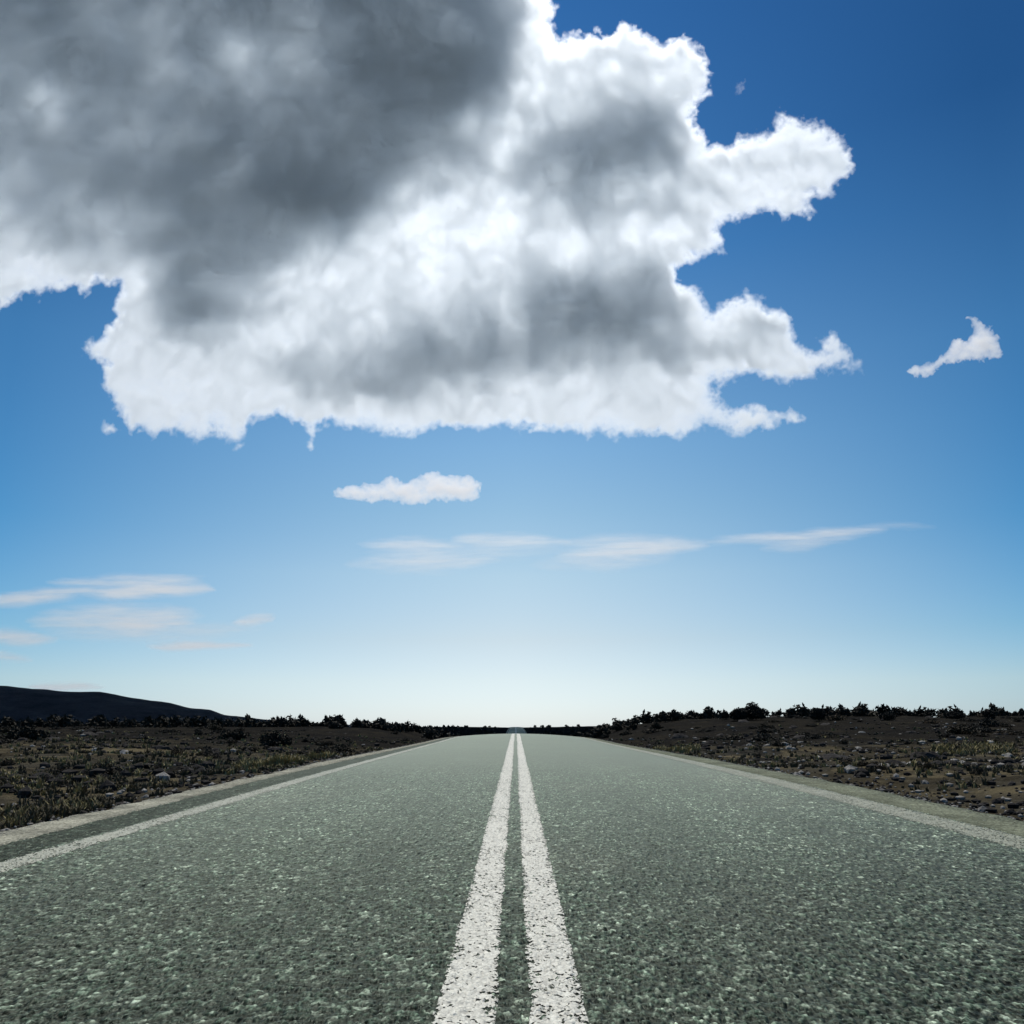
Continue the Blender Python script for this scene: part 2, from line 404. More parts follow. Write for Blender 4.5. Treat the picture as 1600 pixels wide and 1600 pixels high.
def grow(a, b, n, p):
    t = np.linspace(-1, 1, n); return np.sign(t) * (np.abs(t) ** p) * b
def make_ground():
    xs = np.unique(np.concatenate([grow(0, 5200, 361, 3.6), np.arange(-16, 16, .12)]))
    ys = np.concatenate([np.arange(-40, 0, 2.0), np.arange(0, 45, .16), 45 * np.exp(np.linspace(0, math.log(9000 / 45), 330))])
    keep = [0]
    for i in range(1, len(xs)):
        if xs[i] - xs[keep[-1]] > .05: keep.append(i)
    xs = xs[keep]
    gx, gy = np.meshgrid(xs, ys)
    gz = ground_z(gx, gy)
    V = np.stack([gx, gy, gz], -1).reshape(-1, 3)
    h, w = gx.shape; I = np.arange(h * w).reshape(h, w)
    F = np.stack([I[:-1, :-1], I[:-1, 1:], I[1:, 1:], I[1:, :-1]], -1).reshape(-1, 4)
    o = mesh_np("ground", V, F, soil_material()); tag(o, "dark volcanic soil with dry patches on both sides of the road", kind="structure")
make_ground()

# ---------------------------------------------------------------- road
def lane_x(px, py):
    d = pix_dir(px, py); t = (0 - CAM_H) / (d[2] - SLOPE * d[1]); return float(d[0] * t)
CL = [lane_x(678, 1600), lane_x(775, 1600), lane_x(825, 1600), lane_x(922, 1600)]
LX = (lane_x(4, 1366), lane_x(4, 1349))     # left edge line, inner and outer border
RX = (lane_x(1596, 1330), lane_x(1596, 1309))
LSH = (lane_x(4, 1319), lane_x(4, 1304))    # strip of grit beside the left asphalt edge
RSH = (RX[1], lane_x(1596, 1285))
print("CL", CL, "LX", LX, "RX", RX, "LSH", LSH, "RSH", RSH)

road_ys = np.concatenate([np.arange(-30, 40, 1.0), np.arange(40, 110, .5), np.arange(110, 260, 4), np.arange(260, 3000, 15)])
def chip_relief(x, y):
    """height in metres of the stones that stand out of the seal, fading out with distance"""
    out = 0.0; tone = 0.0
    for cell, amp, seed in ((.0165, .0095, 1), (.034, .0090, 2)):
        u, v = x / cell, y / cell / 1.6; iu, iv = np.floor(u), np.floor(v); best = np.full(u.shape, 9.0); hgt = np.zeros(u.shape)
        for dy in (-1, 0, 1):
            for dx in (-1, 0, 1):
                jx = _hash(iu + dx, iv + dy, iu * 0, seed); jy = _hash(iu + dx, iv + dy, iu * 0, seed + 50); hh = _hash(iu + dx, iv + dy, iu * 0, seed + 90)
                d = (u - iu - dx - jx) ** 2 + (v - iv - dy - jy) ** 2
                m = d < best; best = np.where(m, d, best); hgt = np.where(m, hh, hgt)
        out = out + amp * (.25 + .75 * hgt) * np.clip(1 - best / .55, 0, 1) ** .7
        tone = tone + (.45 * hgt + .55 * np.clip(1 - best / .6, 0, 1)) * (.62 if seed == 1 else .38)
    near = (1 - sstep(14, 24, y)) * sstep(1.5, 2.4, y)
    return out * near, .55 + (1.25 * (tone - .42)) * near
_d = [2.0]
while _d[-1] < 25: _d.append(_d[-1] + .0032 + .00045 * _d[-1] ** 2)
near_ys = np.array(_d)

def strip(name, xa, xb, lift, mat, ys=None, wob=(0, 0), nx=2, seed=0, thick=0.0, relief=False):
    """a sheet that follows the road; wob = ragged amplitude of its two borders"""
    ys = road_ys if ys is None else ys
    z = road_z(ys) + lift
    A = xa + wob[0] * (fbm(ys / .55, 3.1, octv=4, seed=seed) + .5 * vnoise(ys / 5, 1.7, seed=seed + 4)); B = xb + wob[1] * (fbm(ys / .55, 8.1, octv=4, seed=seed + 1) + .5 * vnoise(ys / 5, 4.7, seed=seed + 5))
    t = np.linspace(0, 1, nx)[None, :]
    X = A[:, None] * (1 - t) + B[:, None] * t
    Y = np.repeat(ys[:, None], nx, 1); Z = np.repeat(z[:, None], nx, 1)
    Z = Z + crown(X, Y)
    if relief: rel, tone = chip_relief(X, Y); Z = Z + rel
    V = np.stack([X, Y, Z], -1).reshape(-1, 3); I = np.arange(len(ys) * nx).reshape(len(ys), nx)
    F = np.stack([I[:-1, :-1], I[:-1, 1:], I[1:, 1:], I[1:, :-1]], -1).reshape(-1, 4)
    if thick:
        nV = len(V); L0, R0 = I[:, 0], I[:, -1]
        V = np.concatenate([V, V[L0] - [.02, 0, thick], V[R0] - [-.02, 0, thick]])
        a = nV + np.arange(len(ys)); b2 = nV + len(ys) + np.arange(len(ys))
        F = np.concatenate([F, np.stack([a[:-1], L0[:-1], L0[1:], a[1:]], -1), np.stack([R0[:-1], b2[:-1], b2[1:], R0[1:]], -1)])
    o = mesh_np(name, V, F, mat)
    if relief:
        T = np.full(len(V), .55, np.float32); T[:tone.size] = tone.ravel()
        o.data.attributes.new("stone", 'FLOAT', 'POINT').data.foreach_set("value", T)
        Q = np.ones(len(V), np.float32); Q[:tone.size] = np.repeat((1 - np.abs(2 * t - 1)), len(ys), 0).ravel()
        o.data.attributes.new("inside", 'FLOAT', 'POINT').data.foreach_set("value", Q)
    return o

def asphalt_nodes(nt, p):
    """(colour, height) of a coarse greenish chip seal"""
    v1 = tex_voro(nt, p, 70.0); v2 = tex_voro(nt, p, 34.0); v3 = tex_voro(nt, p, 15.0)
    g1 = nt.nodes.new("ShaderNodeSeparateColor"); nt.links.new(v1.outputs["Color"], g1.inputs[0])
    g2_ = nt.nodes.new("ShaderNodeSeparateColor"); nt.links.new(v2.outputs["Color"], g2_.inputs[0])
    g3 = nt.nodes.new("ShaderNodeSeparateColor"); nt.links.new(v3.outputs["Color"], g3.inputs[0])
    chip = ramp(nt, [(0.0, (.002, .003, .0025)), (.35, (.012, .017, .0135)), (.7, (.034, .045, .036)), (.88, (.085, .103, .084)), (1.0, (.30, .31, .275))]); nt.links.new(g1.outputs[0], chip.inputs[0])
    chip2 = ramp(nt, [(0.0, (.001, .002, .0015)), (.45, (.016, .023, .018)), (.82, (.055, .070, .056)), (1.0, (.24, .25, .22))]); nt.links.new(g2_.outputs[0], chip2.inputs[0])
    c = mix_c(nt, .6, chip.outputs[0], chip2.outputs[0])
    m3 = ramp(nt, [(0, .62), (1, 1.4)]); nt.links.new(g3.outputs[0], m3.inputs[0])
    c = mix_c(nt, 1.0, c, m3.outputs[0], 'MULTIPLY')
    blot = ramp(nt, [(.3, (.27, .305, .255)), (.5, (.40, .445, .375)), (.7, (.58, .63, .53))]); nt.links.new(tex_noise(nt, p, .55, 5, .6), blot.inputs[0])
    c = mix_c(nt, 1.0, c, blot.outputs[0], 'MULTIPLY')
    warm = ramp(nt, [(.52, 0.0), (.74, .4)]); nt.links.new(tex_noise(nt, p, .38, 4), warm.inputs[0])
    c = mix_c(nt, warm.outputs[0], c, (.048, .044, .034))
    gap = ramp(nt, [(0.0, 1.0), (.55, .8), (.95, .0)]); nt.links.new(v1.outputs["Distance"], gap.inputs[0])
    h = math_n(nt, 'ADD', math_n(nt, 'MULTIPLY', math_n(nt, 'ADD', gap.outputs[0], g1.outputs[1]), .6), math_n(nt, 'MULTIPLY', v2.outputs["Distance"], -.6))
    return c, h, g1.outputs[2]

def asphalt_material():
    m = bpy.data.materials.new("asphalt"); nt, b, o = bsdf(m); p = wpos(nt)
    mp = nt.nodes.new("ShaderNodeMapping"); nt.links.new(p, mp.inputs[0]); mp.inputs["Scale"].default_value = (1, .55, 1)
    c, h, _ = asphalt_nodes(nt, mp.outputs[0])
    at = nt.nodes.new("ShaderNodeAttribute"); at.attribute_name = "stone"
    st = ramp(nt, [(0, .06), (.35, .45), (.6, 1.1), (.80, 2.8), (1, 9.0)]); nt.links.new(at.outputs["Fac"], st.inputs[0])
    c = mix_c(nt, 1.0, c, st.outputs[0], 'MULTIPLY')
    sx = nt.nodes.new("ShaderNodeSeparateXYZ"); nt.links.new(p, sx.inputs[0])
    X = math_n(nt, 'ADD', sx.outputs[0], math_n(nt, 'MULTIPLY', math_n(nt, 'SUBTRACT', tex_noise(nt, p, 1.1, 4), .5), .25))
    out_l = nt.nodes.new("ShaderNodeMapRange"); nt.links.new(X, out_l.inputs[0]); out_l.inputs[1].default_value = LX[1] + .02; out_l.inputs[2].default_value = LX[1] - .05; out_l.inputs[4].default_value = .6
    c = mix_c(nt, out_l.outputs[0], c, (.008, .010, .009))
    for wx_, wd in ((-2.55, .38), (-1.05, .38), (1.15, .42), (2.75, .42)):      # tracks polished by tyres
        d_ = math_n(nt, 'DIVIDE', math_n(nt, 'SUBTRACT', X, wx_), wd)
        k_ = math_n(nt, 'POWER', 2.718, math_n(nt, 'MULTIPLY', math_n(nt, 'MULTIPLY', d_, d_), -1.0))
        c = mix_c(nt, math_n(nt, 'MULTIPLY', k_, .34), c, (.011, .014, .012))
    nt.nodes.remove(b)
    df = nt.nodes.new("ShaderNodeBsdfDiffuse"); nt.links.new(c, df.inputs["Color"]); df.inputs["Roughness"].default_value = .3
    gl = nt.nodes.new("ShaderNodeBsdfGlossy"); gl.inputs["Color"].default_value = (.665, .765, .685, 1); gl.inputs["Roughness"].default_value = .42   # dusty film, a little yellow
    fr = nt.nodes.new("ShaderNodeFresnel"); fr.inputs["IOR"].default_value = 1.30
    mx = nt.nodes.new("ShaderNodeMixShader")
    bp = nt.nodes.new("ShaderNodeBump"); bp.inputs["Strength"].default_value = .5; bp.inputs["Distance"].default_value = .006; nt.links.new(h, bp.inputs["Height"])
    for n_ in (df, gl): nt.links.new(bp.outputs[0], n_.inputs["Normal"])
    nt.links.new(math_n(nt, "MULTIPLY", fr.outputs[0], math_n(nt, "SUBTRACT", .235, math_n(nt, "MULTIPLY", out_l.outputs[0], .22))), mx.inputs[0]); nt.links.new(df.outputs[0], mx.inputs[1]); nt.links.new(gl.outputs[0], mx.inputs[2])
    nt.links.new(mx.outputs[0], o.inputs["Surface"])
    return m

def paint_material(name, col, wear, edge_dirt=.35):
    """road paint lying on the chips, worn through to whatever is under it"""
    m = bpy.data.materials.new(name); nt, b, o = bsdf(m); p = wpos(nt)
    v1 = tex_voro(nt, p, 70.0); v2 = tex_voro(nt, p, 44.0)
    g1 = nt.nodes.new("ShaderNodeSeparateColor"); nt.links.new(v1.outputs["Color"], g1.inputs[0])
    g2_ = nt.nodes.new("ShaderNodeSeparateColor"); nt.links.new(v2.outputs["Color"], g2_.inputs[0])
    dirt = ramp(nt, [(.3, tuple(v * .62 for v in col)), (.6, col)]); nt.links.new(tex_noise(nt, p, 30, 6, .65), dirt.inputs[0])
    sh = ramp(nt, [(0, .72), (.5, .96), (1, 1.08)]); nt.links.new(g1.outputs[1], sh.inputs[0])
    nt.links.new(mix_c(nt, 1.0, dirt.outputs[0], sh.outputs[0], 'MULTIPLY'), b.inputs["Base Color"])
    b.inputs["Roughness"].default_value = .6
    at = nt.nodes.new("ShaderNodeAttribute"); at.attribute_name = "inside"
    brd = ramp(nt, [(0, .34), (.16, .12), (.45, 0.0)]); nt.links.new(at.outputs["Fac"], brd.inputs[0])
    at2 = nt.nodes.new("ShaderNodeAttribute"); at2.attribute_name = "stone"
    pit = ramp(nt, [(.05, .20), (.5, 0.0)]); nt.links.new(at2.outputs["Fac"], pit.inputs[0])
    wearn = math_n(nt, 'ADD', math_n(nt, 'ADD', math_n(nt, 'ADD', math_n(nt, 'MULTIPLY', tex_noise(nt, p, 2.2, 4, .55), .5), brd.outputs[0]), pit.outputs[0]), math_n(nt, 'ADD', math_n(nt, 'MULTIPLY', g1.outputs[0], .42), math_n(nt, 'MULTIPLY', g2_.outputs[0], .48)))
    al = ramp(nt, [(0.0, 1.0), (1 - wear, 1.0), (1 - wear + .05, 0.0)]); nt.links.new(math_n(nt, 'MULTIPLY', wearn, .8), al.inputs[0])
    nt.links.new(al.outputs[0], b.inputs["Alpha"])
    gap = ramp(nt, [(0.0, 1.0), (.55, .8), (.95, .0)]); nt.links.new(v1.outputs["Distance"], gap.inputs[0])
    bump(nt, b, math_n(nt, 'ADD', gap.outputs[0], g1.outputs[1]), .6, .006)
    return m

def grit_material(name, a, bcol):
    m = bpy.data.materials.new(name); nt, b, o = bsdf(m); p = wpos(nt)
    v = tex_voro(nt, p, 48.0); g = nt.nodes.new("ShaderNodeSeparateColor"); nt.links.new(v.outputs["Color"], g.inputs[0])
    c = ramp(nt, [(0, a), (.6, tuple((x + y) / 2 for x, y in zip(a, bcol))), (1, bcol)]); nt.links.new(g.outputs[0], c.inputs[0])
    bl = ramp(nt, [(.3, .55), (.62, 1.1)]); nt.links.new(tex_noise(nt, p, 1.6, 6, .65), bl.inputs[0])
    nt.links.new(mix_c(nt, 1.0, c.outputs[0], bl.outputs[0], 'MULTIPLY'), b.inputs["Base Color"]); b.inputs["Roughness"].default_value = .9; b.inputs["Specular IOR Level"].default_value = .05
    bump(nt, b, math_n(nt, 'ADD', g.outputs[1], math_n(nt, 'MULTIPLY', v.outputs["Distance"], -1)), .7, .015)
    return m

asph = asphalt_material()
near_part = lambda ys: np.unique(np.concatenate([ys[(ys < 2.0) | (ys > 25.2)], near_ys]))
fine_ys = np.concatenate([np.arange(-30, 0, 1.0), np.arange(0, 110, .12), np.arange(110, 260, 4), np.arange(260, 3000, 15)])
tag(strip("road", LSH[0], RX[1] + .12, 0, asph, near_part(fine_ys), (.05, .05), 1500, 5, thick=.09, relief=True), "straight two lane road of coarse greenish asphalt running over a crest", kind="structure")
grit_l = grit_material("pale roadside grit", (.17, .168, .13), (.52, .51, .40))
grit_r = grit_material("pale verge grit", (.085, .094, .064), (.29, .315, .22))
tag(strip("left_shoulder", LSH[1], LSH[0] + .03, .014, grit_l, fine_ys, (.16, .06), 2, 11, thick=.11), "narrow pale grit strip along the road's grassy side", kind="structure")
tag(strip("right_shoulder", RX[1] + .02, RSH[1], .014, grit_r, fine_ys, (.05, .12), 2, 17, thick=.11), "pale gravel shoulder along the road's stony side", kind="structure")
white = paint_material("worn white road paint", (.66, .66, .57), .27)
dull = paint_material("worn dull edge paint", (.30, .325, .25), .30)
mossy = paint_material("worn dirty edge paint", (.215, .24, .165), .33)
def line(name, a, b, mat, seed, label):
    tag(strip(name, a, b, .004, mat, near_part(fine_ys), (.022, .022), max(20, int(abs(b - a) / .006)), seed, relief=True), label, kind="structure")
line("center_line", CL[0], CL[1], white, 41, "worn white centre line, the one on the grassy side")
line("center_line", CL[2], CL[3], white, 43, "worn white centre line, the one on the stony side")
line("edge_line", LX[1], LX[0], dull, 45, "worn pale edge line on the road's grassy side")
line("edge_line", RX[0], RX[1], mossy, 47, "worn pale edge line on the road's stony side")

# ---------------------------------------------------------------- hills far behind
def hill(name, label, X0, X1, Y0, Y1, fn, mat, nx=260, ny=70):
    gx, gy = np.meshgrid(np.linspace(X0, X1, nx), np.linspace(Y0, Y1, ny))
    gz = fn(gx, gy)
    V = np.stack([gx, gy, gz], -1).reshape(-1, 3); I = np.arange(nx * ny).reshape(ny, nx)
    F = np.stack([I[:-1, :-1], I[:-1, 1:], I[1:, 1:], I[1:, :-1]], -1).reshape(-1, 4)
    return tag(mesh_np(name, V, F, mat), label, kind="structure")

def scrubland_material(name, a, b_, pale):
    m = bpy.data.materials.new(name); nt, b, o = bsdf(m); p = wpos(nt)
    n = tex_noise(nt, p, .06, 9, .68); n2 = tex_noise(nt, p, .9, 4, .6)
    c = ramp(nt, [(.38, a), (.55, b_), (.72, pale)]); nt.links.new(math_n(nt, 'ADD', math_n(nt, 'MULTIPLY', n, .6), math_n(nt, 'MULTIPLY', n2, .4)), c.inputs[0])
    nt.links.new(c.outputs[0], b.inputs["Base Color"]); b.inputs["Roughness"].default_value = 1; b.inputs["Specular IOR Level"].default_value = .05
    bump(nt, b, n, 1.0, 3.0)
    return m
hill_mat = scrubland_material("scrub covered lava slope", (.017, .016, .018), (.040, .037, .040), (.085, .074, .068))
def px_of(x, y): return VP_X + F_PX * 1.03 * x / y
HILL = [(-900, 46), (-300, 58), (0, 63), (60, 60), (85, 57), (150, 54), (200, 44), (260, 36), (290, 29), (325, 27), (350, 18), (400, 14), (520, 7), (700, 1), (900, -8)]
def hill_fn(x, y):
    px = px_of(x, y)
    up = np.interp(px, [a for a, _ in HILL], [b for _, b in HILL])
    ridge = np.exp(-((y - 560) / 105.0) ** 2)
    z = 1 + up / F_PX * 560 / .97
    rough = 1.3 * fbm(x / 30, y / 30, octv=5, seed=401) + 3.0 * fbm(x / 110, y / 110, octv=3, seed=402)
    return (z + rough * sstep(-30, 30, up) + 3) * ridge - 6 + 2.2 * ridge
hill("hill", "long low dark hill sloping down towards the road", -760, 60, 330, 800, hill_fn, hill_mat)

# ---------------------------------------------------------------- plants and stones
rng = np.random.default_rng(11)
def leaf_material(name, col, var=.5):
    m = bpy.data.materials.new(name); nt, b, o = bsdf(m); p = wpos(nt)
    oi = nt.nodes.new("ShaderNodeObjectInfo")
    n = tex_noise(nt, p, 7.0, 5, .65)
    c = ramp(nt, [(.3, tuple(v * (1 - var) for v in col)), (.5, col), (.72, tuple(v * (1 + var * 1.3) for v in col))]); nt.links.new(n, c.inputs[0])
    sh = ramp(nt, [(0, (.7, .75, .8)), (.5, (1, 1, 1)), (1, (1.35, 1.2, .95))]); nt.links.new(oi.outputs["Random"], sh.inputs[0])
    nt.links.new(mix_c(nt, 1.0, c.outputs[0], sh.outputs[0], 'MULTIPLY'), b.inputs["Base Color"])
    b.inputs["Roughness"].default_value = .8; b.inputs["Specular IOR Level"].default_value = .12
    return m
scrub_mat = leaf_material("dark scrub leaf", (.028, .027, .021), .5)
brown_mat = leaf_material("brown scrub twig leaf", (.055, .045, .031), .5)
twig_mat = leaf_material("twig bark", (.03, .024, .018), .3)
straw_mat = leaf_material("dry straw grass", (.30, .25, .115), .45)
dull_mat = leaf_material("dull brown grass", (.10, .083, .048), .4)

def stick(p0, p1, r0, r1, k=5):
    p0, p1 = np.asarray(p0, float), np.asarray(p1, float); ax = p1 - p0; ax = ax / (np.linalg.norm(ax) + 1e-9)
    u = np.cross(ax, [.3, .9, .2]); u /= np.linalg.norm(u); v = np.cross(ax, u)
    a = np.arange(k) * 2 * math.pi / k; c = np.cos(a)[:, None] * u + np.sin(a)[:, None] * v
    V = np.concatenate([p0 + c * r0, p1 + c * r1]); i = np.arange(k); j = (i + 1) % k
    return V, np.stack([i, j, j + k, i + k], -1)

def shrub_geo(seed, wide, tall, leaves, size, ragged):
    """leaf clumps spread through several lobes of a low domed crown (unit: metres)"""
    r = np.random.default_rng(seed)
    nl = r.integers(6, 10)
    lob = []
    for k in range(nl):
        a = r.uniform(0, 2 * math.pi); q = r.uniform(.05, .62) ** .8
        lx, ly = math.cos(a) * q * wide / 2, math.sin(a) * q * wide / 2
        hh = tall * (1 - .55 * (q / .7) ** 2) * r.uniform(.72, 1.08)
        lob.append((lx, ly, hh * .55, wide * r.uniform(.16, .27), hh * r.uniform(.38, .5)))
    P = []
    while len(P) < leaves:
        lx, ly, lz, lr, lh = lob[r.integers(nl)]
        d = r.normal(size=3); d /= np.linalg.norm(d); q = r.uniform(.12, 1.0) ** .55 * (1 + ragged * max(0, r.normal()))
        p = np.array([lx + d[0] * lr * q, ly + d[1] * lr * q, lz + d[2] * lh * q])
        if p[2] > .015: P.append(p)
    P = np.array(P); n = len(P)
    a = r.normal(size=(n, 3)); a /= np.linalg.norm(a, axis=1, keepdims=True)
    b = np.cross(a, r.normal(size=(n, 3))); b /= np.linalg.norm(b, axis=1, keepdims=True)
    s = size * r.uniform(.6, 1.4, (n, 1))
    V = np.stack([P - a * s, P + b * s * .45, P + a * s, P - b * s * .45], 1).reshape(-1, 3)
    F = np.arange(n * 4).reshape(n, 4)
    SV, SF, off = [], [], 0
    for lx, ly, lz, lr, lh in lob:
        for q in range(2):
            tip = (lx + r.normal() * lr * .4, ly + r.normal() * lr * .4, lz + lh * r.uniform(.3, .9))
            v, f = stick((lx * .12, ly * .12, -.04), tip, .018 * tall + .006, .005); SV.append(v); SF.append(f + off); off += len(v)
    return V, F, np.concatenate(SV), np.concatenate(SF)

def shrub_mesh(name, seed, wide, tall, leaves, size, ragged, leaf):
    V, F, SV, SF = shrub_geo(seed, wide, tall, leaves, size, ragged)
    idx = np.concatenate([np.zeros(len(F), int), np.ones(len(SF), int)])
    o = mesh_np(name, np.concatenate([V, SV]), np.concatenate([F, SF + len(V)]), [leaf, twig_mat], smooth=False, matidx=idx)
    return o

def rock_mesh(name, seed, sx, sy, sz, mat, sub=3):
    bm = bmesh.new(); bmesh.ops.create_icosphere(bm, subdivisions=sub, radius=.5)
    P = np.array([v.co[:] for v in bm.verts])
    r = np.random.default_rng(seed)
    for k in range(9):                                     # facets broken off a lump
        d = r.normal(size=3); d /= np.linalg.norm(d); c = r.uniform(.28, .44)
        over = np.maximum(P @ d - c, 0); P = P - over[:, None] * d * .92
    P = P * (1 + .16 * fbm(P[:, 0] * 5 + seed, P[:, 1] * 5, P[:, 2] * 5, octv=3, seed=seed)[:, None])
    P = P * [sx, sy, sz]
    for v, c in zip(bm.verts, P): v.co = c
    me = bpy.data.meshes.new(name); bm.to_mesh(me); bm.free(); me.materials.append(mat)
    o = bpy.data.objects.new(name, me); COL.objects.link(o); return o

def stone_material(name, a, b_):
    m = bpy.data.materials.new(name); nt, b, o = bsdf(m)
    tc = nt.nodes.new("ShaderNodeTexCoord").outputs["Object"]; oi = nt.nodes.new("ShaderNodeObjectInfo")
    n = tex_noise(nt, tc, 5.0, 8, .7); c = ramp(nt, [(.35, a), (.65, b_)]); nt.links.new(n, c.inputs[0])
    sh = ramp(nt, [(0, .65), (1, 1.3)]); nt.links.new(oi.outputs["Random"], sh.inputs[0])
    nt.links.new(mix_c(nt, 1.0, c.outputs[0], sh.outputs[0], 'MULTIPLY'), b.inputs["Base Color"]); b.inputs["Roughness"].default_value = .9; b.inputs["Specular IOR Level"].default_value = .04
    bump(nt, b, n, .8, .05); return m
lava_mat = stone_material("dark lava stone", (.020, .019, .0185), (.06, .055, .051))
pale_mat = stone_material("pale weathered stone", (.20, .19, .17), (.46, .44, .40))

def put(o, x, y, s, rz, sink=0.0, sz=1.0):
    o.location = (x, y, float(ground_z(x, y)) - sink); o.scale = (s, s, s * sz); o.rotation_euler = (0, 0, rz); return o

class Kind:
    """one source mesh per variant; the first use places the source itself, later uses are obj.copy()"""
    def __init__(self, make): self.make, self.src, self.used = make, {}, set()
    def get(self, v):
        if v not in self.src: self.src[v] = self.make(v); return self.src[v]
        o = self.src[v].copy(); COL.objects.link(o); return o

far_shrub = Kind(lambda v: shrub_mesh("scrub_bush", 500 + v, 1.0, .34 + .08 * (v % 3), 900, .045, .05, (scrub_mat, brown_mat, scrub_mat)[v % 3]))
brown_shrub = Kind(lambda v: shrub_mesh("scrub_bush", 540 + v, 1.0, .36 + .09 * (v % 3), 800, .042, .10, brown_mat))
lava = Kind(lambda v: rock_mesh("lava_rock", 600 + v, 1, .8, .62, lava_mat))
pale = Kind(lambda v: rock_mesh("pale_rock", 640 + v, 1, .75, .6, pale_mat))

def X_at(px, y): return (px - VP_X) / (F_PX * 1.03) * y

# shrubs that stand out on the skyline of the stony side: (px, distance, width, height factor, label)
def hero(px, y, w, hf, seed, label, n=2200, ragged=.03, leaf=None):
    root = bpy.data.objects.new("scrub_bush", None); COL.objects.link(root)
    tall = w * hf
    V, F, SV, SF = shrub_geo(seed, w, tall, int(n * 1.8), .05 + .014 * w, ragged)
    mesh_np("foliage", V, F, leaf or scrub_mat, smooth=False, parent=root); mesh_np("stem", SV, SF, twig_mat, parent=root)
    x = X_at(px, y); root.location = (x, y, float(ground_z(x, y)) - .05)
    tag(root, label, "bush", "bushes standing out on the skyline")
hero(1170, 84, 3.5, .50, 701, "largest dark domed bush on the stony side's skyline", 4200)
hero(1281, 80, 2.5, .56, 702, "second largest dark round bush on the skyline, right of the largest dome", 3000)
hero(1388, 78, 1.5, .66, 703, "small pointed dark bush standing alone on the stony side's skyline", 1500)
hero(1493, 80, 1.9, .40, 704, "low flat dark bush on the skyline near the right end", 1500)
hero(1545, 80, 1.7, .50, 705, "dark bush with a steep right side, last one on the skyline", 1500)
hero(1025, 88, 1.4, .50, 706, "small dark bush on the skyline between the road and the largest dome", 1200)
hero(945, 95, 1.3, .62, 707, "upright dark bush on the skyline close to the road, taller of a pair", 1000)
hero(922, 97, 1.2, .55, 708, "upright dark bush on the skyline closest to the road's stony edge", 1000)
hero(978, 92, 1.3, .45, 709, "small dark bush on the skyline just behind the upright pair", 1000)
hero(521, 92, 2.0, .55, 710, "rounded dark bush on the skyline of the grassy side", 1800)
hero(432, 46, 1.9, .42, 711, "broad dark bush above the yellow tuft on the grassy side", 1800)
hero(365, 50, 1.6, .45, 712, "dark bush at the foot of the long hill's lower end", 1500)
hero(42, 43, 2.3, .36, 713, "wide dark bush low on the grassy side by the picture's edge", 2000)
hero(787, 118, 1.6, .55, 714, "dark bush at the road's crest just left of the vanishing lines", 1200)

def scatter(kind, nvar, count, region, size, label, cat, group, sink=.03, dens=None, flat=(.75, 1.15), tries=60):
    """region: (side, first distance, last distance, nearest |x|, px limits of the frame with a margin)"""
    side, y0, y1, x0, spread = region
    made = 0
    for _ in range(count * tries):
        if made >= count: break
        y = math.exp(rng.uniform(math.log(y0), math.log(y1))); xm = min(spread, .62 * y + 2)
        if xm <= x0: continue
        x = side * rng.uniform(x0, xm)
        if dens is not None and float(dens(x, y)) < rng.uniform(0, 1): continue
        s = size[0] * (size[1] / size[0]) ** (rng.uniform(0, 1) ** 1.6)
        o = kind.get(int(rng.integers(nvar)))
        put(o, x, y, s, rng.uniform(0, 6.28), sink * s, rng.uniform(*flat)); tag(o, label, cat, group); made += 1
clump = lambda sc, seed, lo=-.1, hi=.25: (lambda x, y: sstep(lo, hi, fbm(np.float64(x / sc), np.float64(y / sc), octv=3, seed=seed)))
scatter(far_shrub, 7, 75, (-1, 34, 100, 7.5, 70), (.7, 2.1), "dark low bush in the scrub belt below the long hill", "bush", "bushes in the scrub belt below the hill", dens=clump(9, 801), flat=(.5, .85))
scatter(brown_shrub, 6, 70, (-1, 10.5, 34, 6.4, 30), (.25, .8), "small brown bush in the dry grass on the grassy side", "bush", "small bushes in the dry grass", dens=clump(4, 802))
scatter(far_shrub, 7, 110, (1, 46, 105, 7.5, 75), (.7, 2.1), "dark low bush in the scrub behind the pale rocks", "bush", "bushes in the scrub behind the rocks", dens=clump(10, 803), flat=(.45, .75))
scatter(brown_shrub, 6, 45, (1, 17, 44, 7.0, 34), (.25, .8), "small brown bush among the pale rocks on the stony side", "bush", "small bushes among the rocks", dens=clump(6, 804))
scatter(lava, 6, 55, (-1, 26, 95, 7.5, 66), (.4, 1.5), "dark lava rock in the scrub belt below the long hill", "rock", "lava rocks below the hill", .12)
scatter(lava, 6, 70, (1, 22, 95, 7.5, 66), (.35, 1.6), "dark lava rock on the stony side of the road", "rock", "lava rocks on the stony side", .12)
scatter(pale, 6, 80, (1, 20, 75, 7.5, 50), (.2, .75), "pale weathered rock on the stony side of the road", "rock", "pale rocks on the stony side", .1, dens=clump(7, 805))
scatter(pale, 6, 26, (-1, 24, 70, 7.5, 46), (.2, .6), "pale rock among the scrub on the grassy side", "rock", "pale rocks on the grassy side", .1)
